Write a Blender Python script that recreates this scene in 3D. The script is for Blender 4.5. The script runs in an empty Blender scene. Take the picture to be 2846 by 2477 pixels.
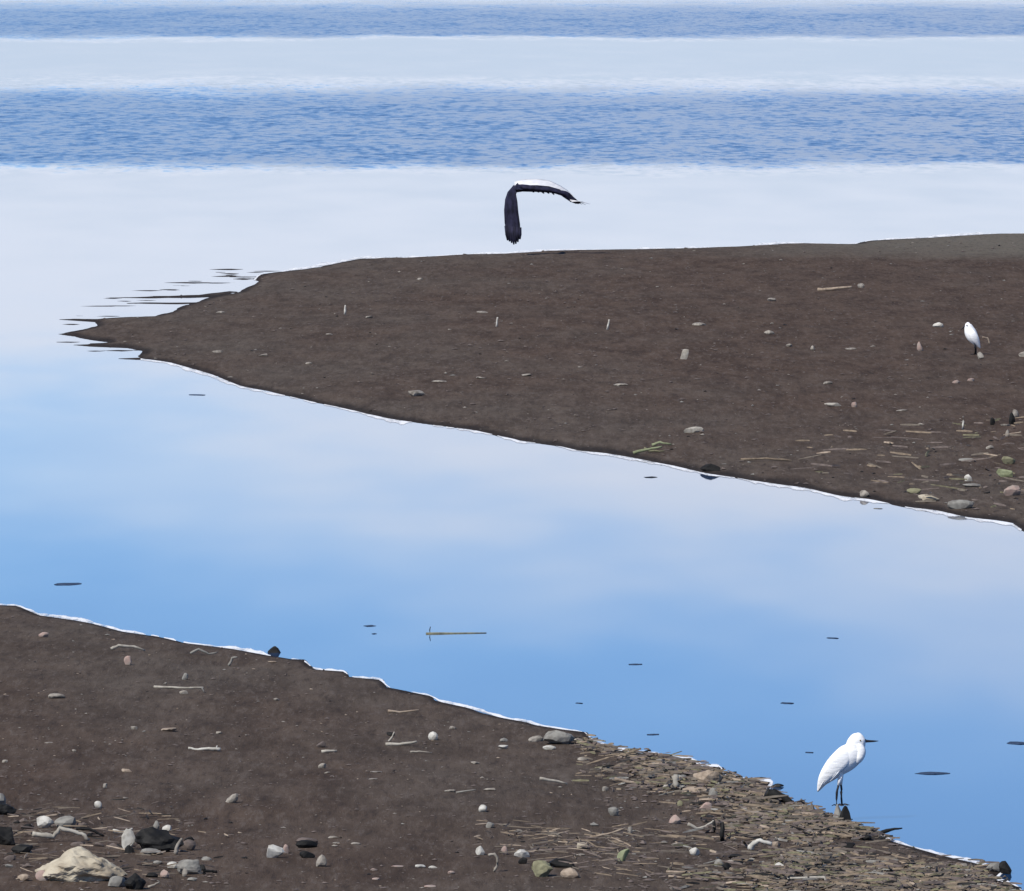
import bpy, bmesh, math, random
import numpy as np
from mathutils import Vector, Matrix

# ------------------------------------------------------------------ camera
F_PX, CU, CV, HOR, CAM_H = 26000.0, 1423.0, 1238.5, -290.0, 5.9   # photo-pixel focal length, centre, horizon row, height
sc = bpy.context.scene
TH = math.atan((CV - HOR) / F_PX)
cam_d = bpy.data.cameras.new('camera'); cam = bpy.data.objects.new('camera', cam_d)
sc.collection.objects.link(cam); sc.camera = cam
cam.location = (0, 0, CAM_H); cam.rotation_euler = (math.pi/2 - TH, 0, 0)
cam_d.sensor_fit = 'HORIZONTAL'; cam_d.sensor_width = 36.0; cam_d.lens = 36.0 * F_PX / 2846.0
cam_d.clip_start = 0.5; cam_d.clip_end = 30000

# ------------------------------------------------------------------ sky and sun
SUN_EL, SUN_AZ = math.radians(46), math.radians(-137)     # azimuth from +Y towards +X: left and a little behind the camera
world = bpy.data.worlds.new('World'); sc.world = world; world.use_nodes = True
nt = world.node_tree; N = nt.nodes; L = nt.links
bg = N['Background']; bg.inputs[1].default_value = 0.113
sky = N.new('ShaderNodeTexSky'); sky.sky_type = 'NISHITA'; sky.sun_disc = False
sky.sun_elevation = SUN_EL; sky.sun_rotation = SUN_AZ
sky.air_density = 0.62; sky.dust_density = 0.0; sky.ozone_density = 8.0; sky.altitude = 0

def mth(nt, op, a, b=None, clamp=False):
    n = nt.nodes.new('ShaderNodeMath'); n.operation = op; n.use_clamp = clamp
    for i, x in enumerate((a, b)):
        if x is None: continue
        if isinstance(x, (int, float)): n.inputs[i].default_value = x
        else: nt.links.new(x, n.inputs[i])
    return n.outputs[0]
def smooth(nt, x, lo, hi, a=0.0, b=1.0):
    n = nt.nodes.new('ShaderNodeMapRange'); n.interpolation_type = 'SMOOTHSTEP'
    nt.links.new(x, n.inputs[0])
    for i, vv in zip((1, 2, 3, 4), (lo, hi, a, b)): n.inputs[i].default_value = vv
    return n.outputs[0]
def mixc(nt, fac, a, b):
    n = nt.nodes.new('ShaderNodeMix'); n.data_type = 'RGBA'
    for i, x in ((0, fac), (6, a), (7, b)):
        if isinstance(x, (int, float)): n.inputs[i].default_value = x
        elif isinstance(x, tuple): n.inputs[i].default_value = (*x[:3], 1)
        else: nt.links.new(x, n.inputs[i])
    return n.outputs[2]

# a low bank of thin pale cloud all round the horizon, as the still water mirrors it
tc = N.new('ShaderNodeTexCoord'); sx = N.new('ShaderNodeSeparateXYZ'); L.new(tc.outputs['Generated'], sx.inputs[0])
elev = mth(nt, 'MULTIPLY', mth(nt, 'ARCSINE', sx.outputs[2]), 180/math.pi)
az = mth(nt, 'ARCTAN2', sx.outputs[0], sx.outputs[1])
mp = N.new('ShaderNodeMapping'); mp.inputs['Scale'].default_value = (9, 9, 40); L.new(tc.outputs['Generated'], mp.inputs[0])
cn = N.new('ShaderNodeTexNoise'); cn.inputs['Scale'].default_value = 1.0; cn.inputs['Detail'].default_value = 3.0
L.new(mp.outputs[0], cn.inputs['Vector'])
wav = mth(nt, 'MULTIPLY', mth(nt, 'SINE', mth(nt, 'ADD', mth(nt, 'MULTIPLY', az, 9.0), 0.1)), 1.4)
top = mth(nt, 'ADD', mth(nt, 'MULTIPLY', mth(nt, 'SUBTRACT', cn.outputs['Fac'], 0.5), 1.6), mth(nt, 'ADD', wav, 3.98))
cl = smooth(nt, mth(nt, 'SUBTRACT', elev, top), -1.2, 0.8, 0.92, 0.0)
ccol = mixc(nt, smooth(nt, elev, 0.7, 2.6), (4.05, 4.7, 5.8), (6.3, 6.6, 7.4))
L.new(mixc(nt, cl, sky.outputs[0], ccol), bg.inputs[0])

sun_d = bpy.data.lights.new('sun', 'SUN'); sun_d.energy = 3.6; sun_d.angle = math.radians(0.53); sun_d.color = (1, 0.95, 0.87)
sun = bpy.data.objects.new('sun', sun_d); sc.collection.objects.link(sun)
to_sun = Vector((math.sin(SUN_AZ)*math.cos(SUN_EL), math.cos(SUN_AZ)*math.cos(SUN_EL), math.sin(SUN_EL)))
sun.rotation_euler = (-to_sun).to_track_quat('-Z', 'Y').to_euler()

vs = sc.view_settings
vs.view_transform = 'Standard'; vs.look = 'None'; vs.exposure = 0.38; vs.gamma = 1.0; vs.use_curve_mapping = False
sc.cycles.max_bounces = 6

# ------------------------------------------------------------------ helpers
COL = sc.collection
def tag(o, label=None, cat=None, group=None, kind=None):
    for k, x in (('label', label), ('category', cat), ('group', group), ('kind', kind)):
        if x: o[k] = x
    return o
def mesh_obj(name, verts, faces, mat, parent=None, smooth_=False, loc=None):
    me = bpy.data.meshes.new(name)
    if isinstance(verts, np.ndarray): verts = verts.tolist()
    me.from_pydata([tuple(p) for p in verts], [], faces); me.update()
    if smooth_: me.polygons.foreach_set('use_smooth', [True]*len(me.polygons))
    if mat: me.materials.append(mat)
    o = bpy.data.objects.new(name, me); COL.objects.link(o)
    if parent: o.parent = parent
    if loc is not None: o.location = loc
    return o
def empty(name, loc):
    o = bpy.data.objects.new(name, None); o.empty_display_size = 0.1; COL.objects.link(o); o.location = loc
    return o

def hash2(ix, iy, seed):
    h = (ix.astype(np.int64)*374761393 + iy.astype(np.int64)*668265263 + seed*1442695041) & 0xffffffff
    h = ((h ^ (h >> 13)) * 1274126177) & 0xffffffff
    return ((h ^ (h >> 16)) & 0xffff) / 65535.0
def vnoise(x, y, seed=0):
    ix = np.floor(x); iy = np.floor(y); fx = x-ix; fy = y-iy
    fx = fx*fx*fx*(fx*(fx*6-15)+10); fy = fy*fy*fy*(fy*(fy*6-15)+10)
    a = hash2(ix, iy, seed); b = hash2(ix+1, iy, seed); c = hash2(ix, iy+1, seed); d = hash2(ix+1, iy+1, seed)
    return (a*(1-fx)+b*fx)*(1-fy) + (c*(1-fx)+d*fx)*fy - 0.5
def fbm(x, y, octs, seed=0):
    t = 0; a = 1.0
    for k in range(octs):
        t = t + a*vnoise(x, y, seed+k*17); x = x*2.03+5.1; y = y*2.03+1.7; a *= 0.5
    return t

CT, ST = math.cos(TH), math.sin(TH)
def ray(u, v):
    x = (u-CU)/F_PX; y = -(v-CV)/F_PX
    return Vector((x, CT + y*ST, -ST + y*CT))
def plane_pt(u, v, z=0.0):
    d = ray(u, v); t = (z-CAM_H)/d.z
    return (d.x*t, d.y*t)
def pxm(v): return (v-HOR)/CAM_H        # photo pixels per metre where the ground meets row v

# ------------------------------------------------------------------ shorelines (traced once, laid out on the ground plane)
SPIT_FAR = [(3600,628),(2846,651),(2698,653),(2575,661),(2411,669),(2370,679),(2205,677),(2000,688),(1877,691),(1700,694),(1560,697),(1488,700),(1391,705),(1246,710),(1100,720),(1000,718),(920,734),(850,747),(760,757),(716,764),(704,788),(664,812),(600,822),(545,838),(505,850),(473,866),(430,880),(353,881),(304,884),(262,888),(200,887),(153,888),(205,892),(262,896),(268,905),(230,915),(190,922),(152,929),(205,936),(252,946),(300,952),(250,957),(190,959),(252,964),(348,968),(400,976),(380,990)]
SPIT_NEAR = [(391,998),(471,1009),(581,1040),(668,1075),(777,1097),(865,1118),(930,1131),(996,1146),(1094,1168),(1211,1184),(1327,1199),(1444,1226),(1561,1243),(1600,1253),(1690,1262),(1782,1279),(1870,1296),(1963,1318),(2050,1330),(2145,1345),(2240,1358),(2326,1379),(2420,1390),(2508,1409),(2600,1420),(2689,1440),(2760,1448),(2812,1455),(2846,1478),(3200,1560),(3700,1680)]
BANK = [(-900,1600),(-400,1650),(0,1682),(51,1684),(112,1711),(204,1723),(255,1732),(340,1755),(442,1769),(510,1786),(590,1796),(646,1803),(738,1820),(817,1834),(840,1833),(875,1861),(962,1867),(971,1881),(1061,1890),(1076,1910),(1137,1922),(1207,1936),(1213,1948),(1297,1966),(1391,1994),(1469,2008),(1483,2014),(1560,2027),(1632,2036),(1639,2055),(1717,2085),(1862,2103),(1938,2120),(1944,2131),(2005,2133),(2011,2155),(2080,2166),(2148,2174),(2125,2193),(2154,2208),(2200,2234),(2248,2248),(2319,2278),(2366,2298),(2437,2315),(2470,2335),(2505,2346),(2623,2379),(2752,2408),(2809,2412),(2775,2430),(2762,2445),(2816,2457),(2846,2480),(3000,2540),(3600,2700)]
BARS = [[(301,828),(420,825),(552,820),(640,809),(664,812),(600,826),(420,829)],
        [(330,843),(403,840),(470,841),(560,840),(600,842),(500,847),(400,845)],
        [(316,997),(391,994),(420,1002),(370,1001)],
        [(640,776),(670,773),(706,775),(680,779)]]
_r = random.Random(21)
for _k in range(26):
    _t = _r.random(); _u = 330+_t*400+_r.uniform(-60, 30); _v = 852-_t*104+_r.uniform(-13, 8)
    _w = _r.uniform(14, 70); _h = _r.uniform(0.7, 2.0)
    BARS.append([(_u-_w, _v+_r.uniform(-1, 1)), (_u-_w*0.2, _v-_h), (_u+_w*0.5, _v-_h*0.8), (_u+_w, _v-1), (_u+_w*0.3, _v+_h)])
for _k in range(8):
    _u = _r.uniform(170, 330); _v = _r.choice([880, 900, 918, 942, 954, 966, 975])+_r.uniform(-3, 3); _w = _r.uniform(20, 60); _h = _r.uniform(0.8, 2.2)
    BARS.append([(_u-_w, _v), (_u, _v-_h), (_u+_w, _v-0.5), (_u+_w*0.3, _v+_h)])
def lay(pts): return [plane_pt(u, v) for u, v in pts]
spit_poly = lay(SPIT_FAR + SPIT_NEAR) + [(26, 84)]
bank_poly = lay(BANK) + [(14, 38), (-14, 38)]
bar_polys = [lay(b) for b in BARS]

def sdist(x, y, poly):
    """signed distance, positive inside"""
    P = np.array(poly); Q = np.roll(P, -1, axis=0)
    d2 = np.full(x.shape, 1e12); inside = np.zeros(x.shape, bool)
    for (ax, ay), (bx, by) in zip(P, Q):
        ex, ey = bx-ax, by-ay; ll = ex*ex+ey*ey+1e-12
        t = np.clip(((x-ax)*ex+(y-ay)*ey)/ll, 0, 1)
        d2 = np.minimum(d2, (x-ax-t*ex)**2 + (y-ay-t*ey)**2)
        if ay != by:
            cr = ((ay > y) != (by > y)) & (x < (bx-ax)*(y-ay)/(by-ay)+ax)
            inside ^= cr
    d = np.sqrt(d2)
    return np.where(inside, d, -d)

LITTER = lay([(1600,2060),(1760,2085),(2010,2130),(2180,2200),(2370,2285),(2620,2370),(2860,2465),(3000,2560),(1950,2520),(2010,2400),(2030,2300),(1960,2230),(1780,2200),(1640,2150)])
def spit_h(x, y):
    s = sdist(x, y, spit_poly)
    for b in bar_polys: s = np.maximum(s, sdist(x, y, b))
    s = s + 0.22*fbm(x*1.3, y*0.7, 3, 5)*np.clip((np.abs(s)*2+0.3), 0, 1)
    h = np.where(s > 0, 0.020*np.minimum(s/0.5, 1) + 0.17*(1-np.exp(-np.maximum(s, 0)/9)), 0.10*s)
    m = np.clip(s*1.2, 0, 1)
    h = h + m*(0.035*fbm(x*0.45, y*0.2, 3, 11) + 0.012*fbm(x*3, y*1.6, 3, 23))
    return h, s
def bank_h(x, y):
    s = sdist(x, y, bank_poly)
    s = s + 0.10*fbm(x*2.2, y*1.5, 3, 7)*np.clip((np.abs(s)*3+0.3), 0, 1)
    h = np.where(s > 0, 0.018*np.minimum(s/0.25, 1) + 0.20*(1-np.exp(-np.maximum(s, 0)/7)), 0.12*s)
    m = np.clip(s*2.0, 0, 1)
    lm = np.clip(sdist(x, y, LITTER)/0.6+0.4, 0, 1)
    h = h + m*(0.03*fbm(x*0.7, y*0.35, 3, 31) + 0.012*fbm(x*4, y*2.4, 3, 43))
    h = h + m*lm*(0.030*np.abs(fbm(x*3.1, y*1.3, 3, 57)) + 0.014*fbm(x*9, y*4, 2, 61))
    return h, s
def ground(u, v):
    """world point of the mud surface seen at photo pixel (u, v)"""
    z = 0.05
    for _ in range(8):
        x, y = plane_pt(u, v, z)
        f = spit_h if y > 84 else bank_h
        z2 = float(f(np.array([x]), np.array([y]))[0][0]); z = 0.4*z + 0.6*max(z2, 0.0)
    return Vector((x, y, z))
def ground_z(x, y):
    f = spit_h if y > 84 else bank_h
    return max(0.0, float(f(np.array([x]), np.array([y]))[0][0]))

# ------------------------------------------------------------------ materials
def new_mat(name):
    m = bpy.data.materials.new(name); m.use_nodes = True
    return m, m.node_tree, m.node_tree.nodes['Principled BSDF']
def speckled(name, a, b, scale=14.0, rough=0.85, spec=0.25, bump=0.3, detail=6.0):
    m, nt, p = new_mat(name)
    t = nt.nodes.new('ShaderNodeTexCoord'); n = nt.nodes.new('ShaderNodeTexNoise')
    n.inputs['Scale'].default_value = scale; n.inputs['Detail'].default_value = detail
    nt.links.new(t.outputs['Object'], n.inputs['Vector'])
    nt.links.new(mixc(nt, smooth(nt, n.outputs['Fac'], 0.32, 0.68), a, b), p.inputs['Base Color'])
    p.inputs['Roughness'].default_value = rough; p.inputs['Specular IOR Level'].default_value = spec
    if bump:
        bp = nt.nodes.new('ShaderNodeBump'); bp.inputs['Strength'].default_value = bump; bp.inputs['Distance'].default_value = 0.01
        nt.links.new(n.outputs['Fac'], bp.inputs['Height']); nt.links.new(bp.outputs[0], p.inputs['Normal'])
    return m
def lin(r, g, b):
    return tuple((c/255/12.92 if c <= 10 else ((c/255+0.055)/1.055)**2.4) for c in (r, g, b))

MUD, nt, p = new_mat('mud')
g = nt.nodes.new('ShaderNodeNewGeometry')
def noise_at(nt, vec, scale, detail=4.0, sc3=None, rough=0.55):
    if sc3:
        mp = nt.nodes.new('ShaderNodeMapping'); mp.inputs['Scale'].default_value = sc3; nt.links.new(vec, mp.inputs[0]); vec = mp.outputs[0]
    n = nt.nodes.new('ShaderNodeTexNoise'); n.inputs['Scale'].default_value = scale; n.inputs['Detail'].default_value = detail
    n.inputs['Roughness'].default_value = rough
    nt.links.new(vec, n.inputs['Vector']); return n
at = nt.nodes.new('ShaderNodeAttribute'); at.attribute_name = 'shore'
big = noise_at(nt, g.outputs['Position'], 0.5, 4, (1, 0.35, 1))
mid = noise_at(nt, g.outputs['Position'], 3.0, 6, (1, 0.2, 1), 0.65)
fine = noise_at(nt, g.outputs['Position'], 15.0, 7, (1, 0.12, 1), 0.85)
base = mixc(nt, smooth(nt, mid.outputs['Fac'], 0.3, 0.7), (0.057, 0.039, 0.029), (0.100, 0.070, 0.052))
silt = mixc(nt, smooth(nt, mid.outputs['Fac'], 0.3, 0.7), (0.078, 0.064, 0.052), (0.112, 0.095, 0.078))
sil_f = mth(nt, 'ADD', smooth(nt, at.outputs['Fac'], 0.5, 7.0, 0.5, 0.0), mth(nt, 'MULTIPLY', mth(nt, 'SUBTRACT', big.outputs['Fac'], 0.5), 1.5), True)
c1 = mixc(nt, sil_f, base, silt)
px3 = nt.nodes.new('ShaderNodeSeparateXYZ'); nt.links.new(g.outputs['Position'], px3.inputs[0])
dry = mth(nt, 'MULTIPLY', smooth(nt, mth(nt, 'ADD', px3.outputs[0], mth(nt, 'MULTIPLY', big.outputs['Fac'], 3.0)), 3.5, 10.0), smooth(nt, mth(nt, 'ADD', px3.outputs[1], mth(nt, 'MULTIPLY', mid.outputs['Fac'], 5.0)), 149, 155))
c1 = mixc(nt, mth(nt, 'MULTIPLY', dry, 0.8), c1, (0.135, 0.122, 0.098))      # drier silt at the root of the spit
c2 = mixc(nt, smooth(nt, fine.outputs['Fac'], 0.50, 0.64, 0, 0.62), c1, (0.14, 0.115, 0.098))
c2 = mixc(nt, smooth(nt, fine.outputs['Fac'], 0.36, 0.49, 0.62, 0), c2, (0.035, 0.028, 0.026))
at2 = nt.nodes.new('ShaderNodeAttribute'); at2.attribute_name = 'edge_dist'
edge_dark = smooth(nt, mth(nt, 'ADD', at2.outputs['Fac'], mth(nt, 'MULTIPLY', mth(nt, 'SUBTRACT', mid.outputs['Fac'], 0.5), 0.10)), 0.04, 0.16, 0.74, 0.0)  # dark halo line painted into the mud colour along the waterline
nt.links.new(mixc(nt, edge_dark, c2, (0.016, 0.014, 0.014)), p.inputs['Base Color'])
p.inputs['Roughness'].default_value = 0.95; p.inputs['Specular IOR Level'].default_value = 0.04
bp = nt.nodes.new('ShaderNodeBump'); bp.inputs['Strength'].default_value = 0.8; bp.inputs['Distance'].default_value = 0.02
nt.links.new(fine.outputs['Fac'], bp.inputs['Height']); nt.links.new(bp.outputs[0], p.inputs['Normal'])

# water: still mirror with wind-ruffled lanes far out
WATER, nt, p = new_mat('water')
g = nt.nodes.new('ShaderNodeNewGeometry'); pos = g.outputs['Position']
sp = nt.nodes.new('ShaderNodeSeparateXYZ'); nt.links.new(pos, sp.inputs[0])
edge = noise_at(nt, pos, 1.0, 6, (0.16, 0.03, 1), 0.7)
dist = mth(nt, 'ADD', sp.outputs[1], mth(nt, 'MULTIPLY', mth(nt, 'SUBTRACT', edge.outputs['Fac'], 0.5), mth(nt, 'MULTIPLY', sp.outputs[1], 0.12)))
lane1 = mth(nt, 'MULTIPLY', smooth(nt, dist, 196, 212), smooth(nt, dist, 255, 318, 1, 0))
lane2 = mth(nt, 'MULTIPLY', smooth(nt, dist, 376, 404), smooth(nt, dist, 440, 560, 1, 0.3))
lane = mth(nt, 'MAXIMUM', lane1, lane2)
rip1 = noise_at(nt, pos, 1.0, 3, (3.4, 0.95, 1), 0.6)
rip2 = noise_at(nt, pos, 1.0, 2, (0.45, 0.10, 1), 0.5)
calm = noise_at(nt, pos, 1.0, 2, (0.5, 0.12, 1), 0.5)
def cen(n):
    v = nt.nodes.new('ShaderNodeVectorMath'); v.operation = 'SUBTRACT'; nt.links.new(n.outputs['Color'], v.inputs[0]); v.inputs[1].default_value = (0.5, 0.5, 0.5)
    return v.outputs[0]
def scl(v, s):
    n = nt.nodes.new('ShaderNodeVectorMath'); n.operation = 'SCALE'; nt.links.new(v, n.inputs[0])
    if isinstance(s, float): n.inputs['Scale'].default_value = s
    else: nt.links.new(s, n.inputs['Scale'])
    return n.outputs[0]
def vadd(a, b):
    n = nt.nodes.new('ShaderNodeVectorMath'); n.operation = 'ADD'
    for i, x in enumerate((a, b)):
        if isinstance(x, tuple): n.inputs[i].default_value = x
        else: nt.links.new(x, n.inputs[i])
    return n.outputs[0]
rip = vadd(scl(cen(rip1), 0.44), scl(cen(rip2), 0.16))
ab = nt.nodes.new('ShaderNodeSeparateXYZ'); nt.links.new(rip, ab.inputs[0])
cb = nt.nodes.new('ShaderNodeCombineXYZ'); nt.links.new(ab.outputs[0], cb.inputs[0])
nt.links.new(mth(nt, 'SUBTRACT', mth(nt, 'MULTIPLY', ab.outputs[1], 0.62), 0.017), cb.inputs[1])   # steep faces of the wavelets lean this way
tilt = vadd(scl(cb.outputs[0], lane), scl(cen(calm), 0.010))
fl = nt.nodes.new('ShaderNodeVectorMath'); fl.operation = 'MULTIPLY'; nt.links.new(tilt, fl.inputs[0]); fl.inputs[1].default_value = (1, 1, 0)
up = vadd(fl.outputs[0], (0, 0, 1))
nz = nt.nodes.new('ShaderNodeVectorMath'); nz.operation = 'NORMALIZE'; nt.links.new(up, nz.inputs[0])
nt.links.new(nz.outputs[0], p.inputs['Normal'])
p.inputs['Base Color'].default_value = (0.010, 0.046, 0.125, 1)
p.inputs['IOR'].default_value = 1.333
nt.links.new(smooth(nt, lane, 0, 1, 0.03, 0.17), p.inputs['Roughness'])

M = {
 'cream': speckled('cream_limestone', (0.47,0.42,0.32), (0.30,0.25,0.18), 7, 0.9, 0.2, 0.8),
 'white': speckled('white_shell', (0.56,0.54,0.48), (0.34,0.32,0.275), 20, 0.7, 0.3),
 'pale':  speckled('pale_stone', (0.32,0.29,0.245), (0.17,0.15,0.125), 26),
 'grey':  speckled('grey_stone', (0.26,0.25,0.22), (0.15,0.14,0.125), 16),
 'tan':   speckled('tan_driftwood', (0.36,0.29,0.22), (0.22,0.17,0.125), 24),
 'pink':  speckled('pinkish_stone', (0.36,0.255,0.215), (0.28,0.235,0.20), 24),
 'brown': speckled('brown_clod', (0.15,0.12,0.105), (0.085,0.068,0.06), 18),
 'dark':  speckled('black_stone_and_shade', (0.008,0.008,0.008), (0.022,0.021,0.019), 12, 0.7, 0.2),  # black stones, and lumps that fill shaded gaps
 'olive': speckled('olive_weed', (0.24,0.23,0.14), (0.15,0.14,0.085), 20),
 'green': speckled('fresh_green_leaf', (0.25,0.27,0.16), (0.16,0.175,0.095), 20),
 'bone':  speckled('bleached_wood', (0.42,0.39,0.33), (0.26,0.235,0.195), 22),
 'reedtan': speckled('dead_reed_tan', (0.22,0.172,0.12), (0.13,0.10,0.072), 24),
 'reedgrey': speckled('dead_reed_grey', (0.15,0.128,0.102), (0.10,0.083,0.065), 24),
 'reedolive': speckled('dead_reed_olive', (0.17,0.16,0.095), (0.10,0.09,0.055), 24),
 'blue':  speckled('slate_leaf', (0.045,0.07,0.12), (0.02,0.03,0.055), 20, 0.6),
}
HALO, nt, p = new_mat('pale_halo')  # for pale strips added as a bright halo at the waterline
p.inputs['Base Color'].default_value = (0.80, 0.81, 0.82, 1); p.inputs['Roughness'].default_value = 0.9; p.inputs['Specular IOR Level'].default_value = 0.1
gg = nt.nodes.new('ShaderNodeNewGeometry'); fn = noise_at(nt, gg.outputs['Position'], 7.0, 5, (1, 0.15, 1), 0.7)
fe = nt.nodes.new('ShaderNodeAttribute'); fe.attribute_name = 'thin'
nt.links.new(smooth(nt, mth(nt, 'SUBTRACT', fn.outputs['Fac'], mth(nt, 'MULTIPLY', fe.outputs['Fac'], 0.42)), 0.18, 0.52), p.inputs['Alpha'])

# ------------------------------------------------------------------ water, mud spit, mud bank
def add_sheet():
    xs = [-4000, -60, 0, 60, 4000]; ys = [-200, 30, 200, 600, 1500, 9000]
    v = [(x, y, 0) for y in ys for x in xs]; n = len(xs)
    f = [(j*n+i, j*n+i+1, (j+1)*n+i+1, (j+1)*n+i) for j in range(len(ys)-1) for i in range(n-1)]
    tag(mesh_obj('water', v, f, WATER), 'still estuary water with two wind-ruffled blue lanes', kind='structure')
add_sheet()

def terrain(name, fn, x0, x1, dx, y0, y1, dy, label, polys, wk):
    xs = np.arange(x0, x1+1e-6, dx); ys = np.arange(y0, y1+1e-6, dy)
    X, Y = np.meshgrid(xs, ys); nx, ny = len(xs), len(ys)
    H, S = fn(X.ravel(), Y.ravel()); H = np.maximum(H, -0.35)
    co = np.stack([X.ravel(), Y.ravel(), H], 1)
    i = np.arange(nx*ny).reshape(ny, nx)
    q = np.stack([i[:-1, :-1].ravel(), i[:-1, 1:].ravel(), i[1:, 1:].ravel(), i[1:, :-1].ravel()], 1)
    q = q[(H[q] > -0.12).any(axis=1)]
    used = np.unique(q); remap = np.full(nx*ny, -1); remap[used] = np.arange(len(used)); q = remap[q]; co = co[used]; S = S[used]
    me = bpy.data.meshes.new(name); me.vertices.add(len(co)); me.vertices.foreach_set('co', co.ravel())
    me.loops.add(q.size); me.loops.foreach_set('vertex_index', q.ravel().astype(np.int32))
    me.polygons.add(len(q)); me.polygons.foreach_set('loop_start', np.arange(0, q.size, 4, dtype=np.int32))
    me.polygons.foreach_set('use_smooth', np.ones(len(q), bool))
    me.update(calc_edges=True)
    a = me.attributes.new('shore', 'FLOAT', 'POINT'); a.data.foreach_set('value', S.astype(np.float32))
    W = np.max([sdist(co[:, 0], co[:, 1]*0.15, [(a_, b_*0.15) for a_, b_ in pl]) for pl in polys], axis=0)*wk   # depth squeezed so the painted dark edge keeps an even thickness
    a = me.attributes.new('edge_dist', 'FLOAT', 'POINT'); a.data.foreach_set('value', W.astype(np.float32))
    me.materials.append(MUD)
    o = bpy.data.objects.new(name, me); COL.objects.link(o)
    tag(o, label, kind='structure')
    print(name, len(co), 'verts')
terrain('mud_spit', spit_h, -8, 16, 0.07, 82, 172, 0.13, 'dark brown mud spit tapering to a ragged point', [spit_poly]+bar_polys, 1.0)
terrain('mud_bank', bank_h, -7, 7, 0.03, 42, 84, 0.05, 'dark brown mud bank in the foreground', [bank_poly], 2.6)

# ------------------------------------------------------------------ added halo strips and grit
rng = random.Random(4)
def edge_halo(name, pts, sgn, label, width_px):
    """added pale strip standing in for a bright halo along the waterline"""
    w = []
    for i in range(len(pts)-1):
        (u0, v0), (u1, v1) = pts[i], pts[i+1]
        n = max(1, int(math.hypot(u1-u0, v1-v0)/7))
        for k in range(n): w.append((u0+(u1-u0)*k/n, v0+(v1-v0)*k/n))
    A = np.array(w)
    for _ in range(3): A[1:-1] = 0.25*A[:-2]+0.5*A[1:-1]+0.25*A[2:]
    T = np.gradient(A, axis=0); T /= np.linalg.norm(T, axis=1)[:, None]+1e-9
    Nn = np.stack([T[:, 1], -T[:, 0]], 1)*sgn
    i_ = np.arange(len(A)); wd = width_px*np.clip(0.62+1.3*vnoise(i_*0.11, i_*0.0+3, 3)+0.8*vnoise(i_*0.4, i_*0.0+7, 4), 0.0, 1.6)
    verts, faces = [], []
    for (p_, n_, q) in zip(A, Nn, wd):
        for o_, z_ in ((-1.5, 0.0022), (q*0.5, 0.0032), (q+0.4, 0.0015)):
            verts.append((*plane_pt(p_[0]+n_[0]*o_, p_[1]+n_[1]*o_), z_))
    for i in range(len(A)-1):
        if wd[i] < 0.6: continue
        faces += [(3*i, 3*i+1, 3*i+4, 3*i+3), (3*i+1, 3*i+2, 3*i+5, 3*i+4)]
    o = mesh_obj(name, verts, faces, HALO); at_ = o.data.attributes.new('thin', 'FLOAT', 'POINT')
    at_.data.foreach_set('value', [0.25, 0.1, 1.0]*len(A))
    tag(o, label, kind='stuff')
edge_halo('shore_halo', SPIT_FAR[1:21], -1, 'added white halo line along the far side of the mud spit', 7)
edge_halo('shore_halo', SPIT_NEAR[:-2], -1, 'added white halo line along the near side of the mud spit', 9)
edge_halo('shore_halo', BANK[2:-2], 1, 'added white halo line along the foreground mud bank', 9)

OCT_F = [(0,2,4),(2,1,4),(1,3,4),(3,0,4),(2,0,5),(1,2,5),(3,1,5),(0,3,5)]
def grit(name, region, n, smin, smax, mats, label, seed):
    """loose crumbs of mud and shell too small to pick apart"""
    r = random.Random(seed); V = []; Fc = []; mi = []
    for _ in range(n):
        u = r.uniform(region[0], region[2]); v = r.uniform(region[1], region[3])
        x, y = plane_pt(u, v, 0.1); f = spit_h if y > 84 else bank_h
        V.append((x, y))
    A = np.array(V); f = spit_h if A[:, 1].mean() > 84 else bank_h
    H, S = f(A[:, 0], A[:, 1]); verts = []
    for (x, y), h, s in zip(V, H, S):
        if s < 0.12: continue
        a = r.uniform(smin, smax)*(0.6+0.4*r.random()**3*3); b = a*r.uniform(0.5, 1.2); c = a*r.uniform(0.25, 0.6); k = len(verts); t = r.uniform(0, 3.14)
        ct, st = math.cos(t), math.sin(t)
        for px_, py_, pz_ in ((a,0,0),(-a,0,0),(0,b,0),(0,-b,0),(r.uniform(-a,a)*.6,r.uniform(-b,b)*.5,c*0.8),(0,0,-c)):
            verts.append((x+px_*ct-py_*st, y+px_*st+py_*ct, h+c*0.4+pz_))
        Fc += [tuple(k+i for i in q) for q in OCT_F]
        m_ = 0 if r.random() < 0.7 else r.randrange(len(mats)); mi += [m_]*8
    o = mesh_obj(name, verts, Fc, None)
    for m_ in mats: o.data.materials.append(M[m_])
    o.data.polygons.foreach_set('material_index', mi)
    tag(o, label, kind='stuff')
grit('mud_crumbs', (-200, 660, 3100, 1500), 6500, 0.010, 0.026, ['brown','brown','grey','dark','pale'], 'tiny crumbs scattered over the mud spit', 1)
grit('mud_crumbs', (-300, 1680, 3100, 2560), 7500, 0.004, 0.014, ['brown','brown','grey','dark','pale','tan'], 'tiny crumbs scattered over the foreground bank', 2)

grit('mud_clods', (1650, 2090, 2900, 2520), 1500, 0.010, 0.026, ['brown','brown','dark','grey','brown'], 'lumpy mud clods among the dead reeds at lower right', 3)
grit('mud_clods', (-50, 2230, 700, 2520), 220, 0.008, 0.018, ['brown','brown','dark','grey','brown'], 'lumpy mud clods around the boulder', 7)

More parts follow.
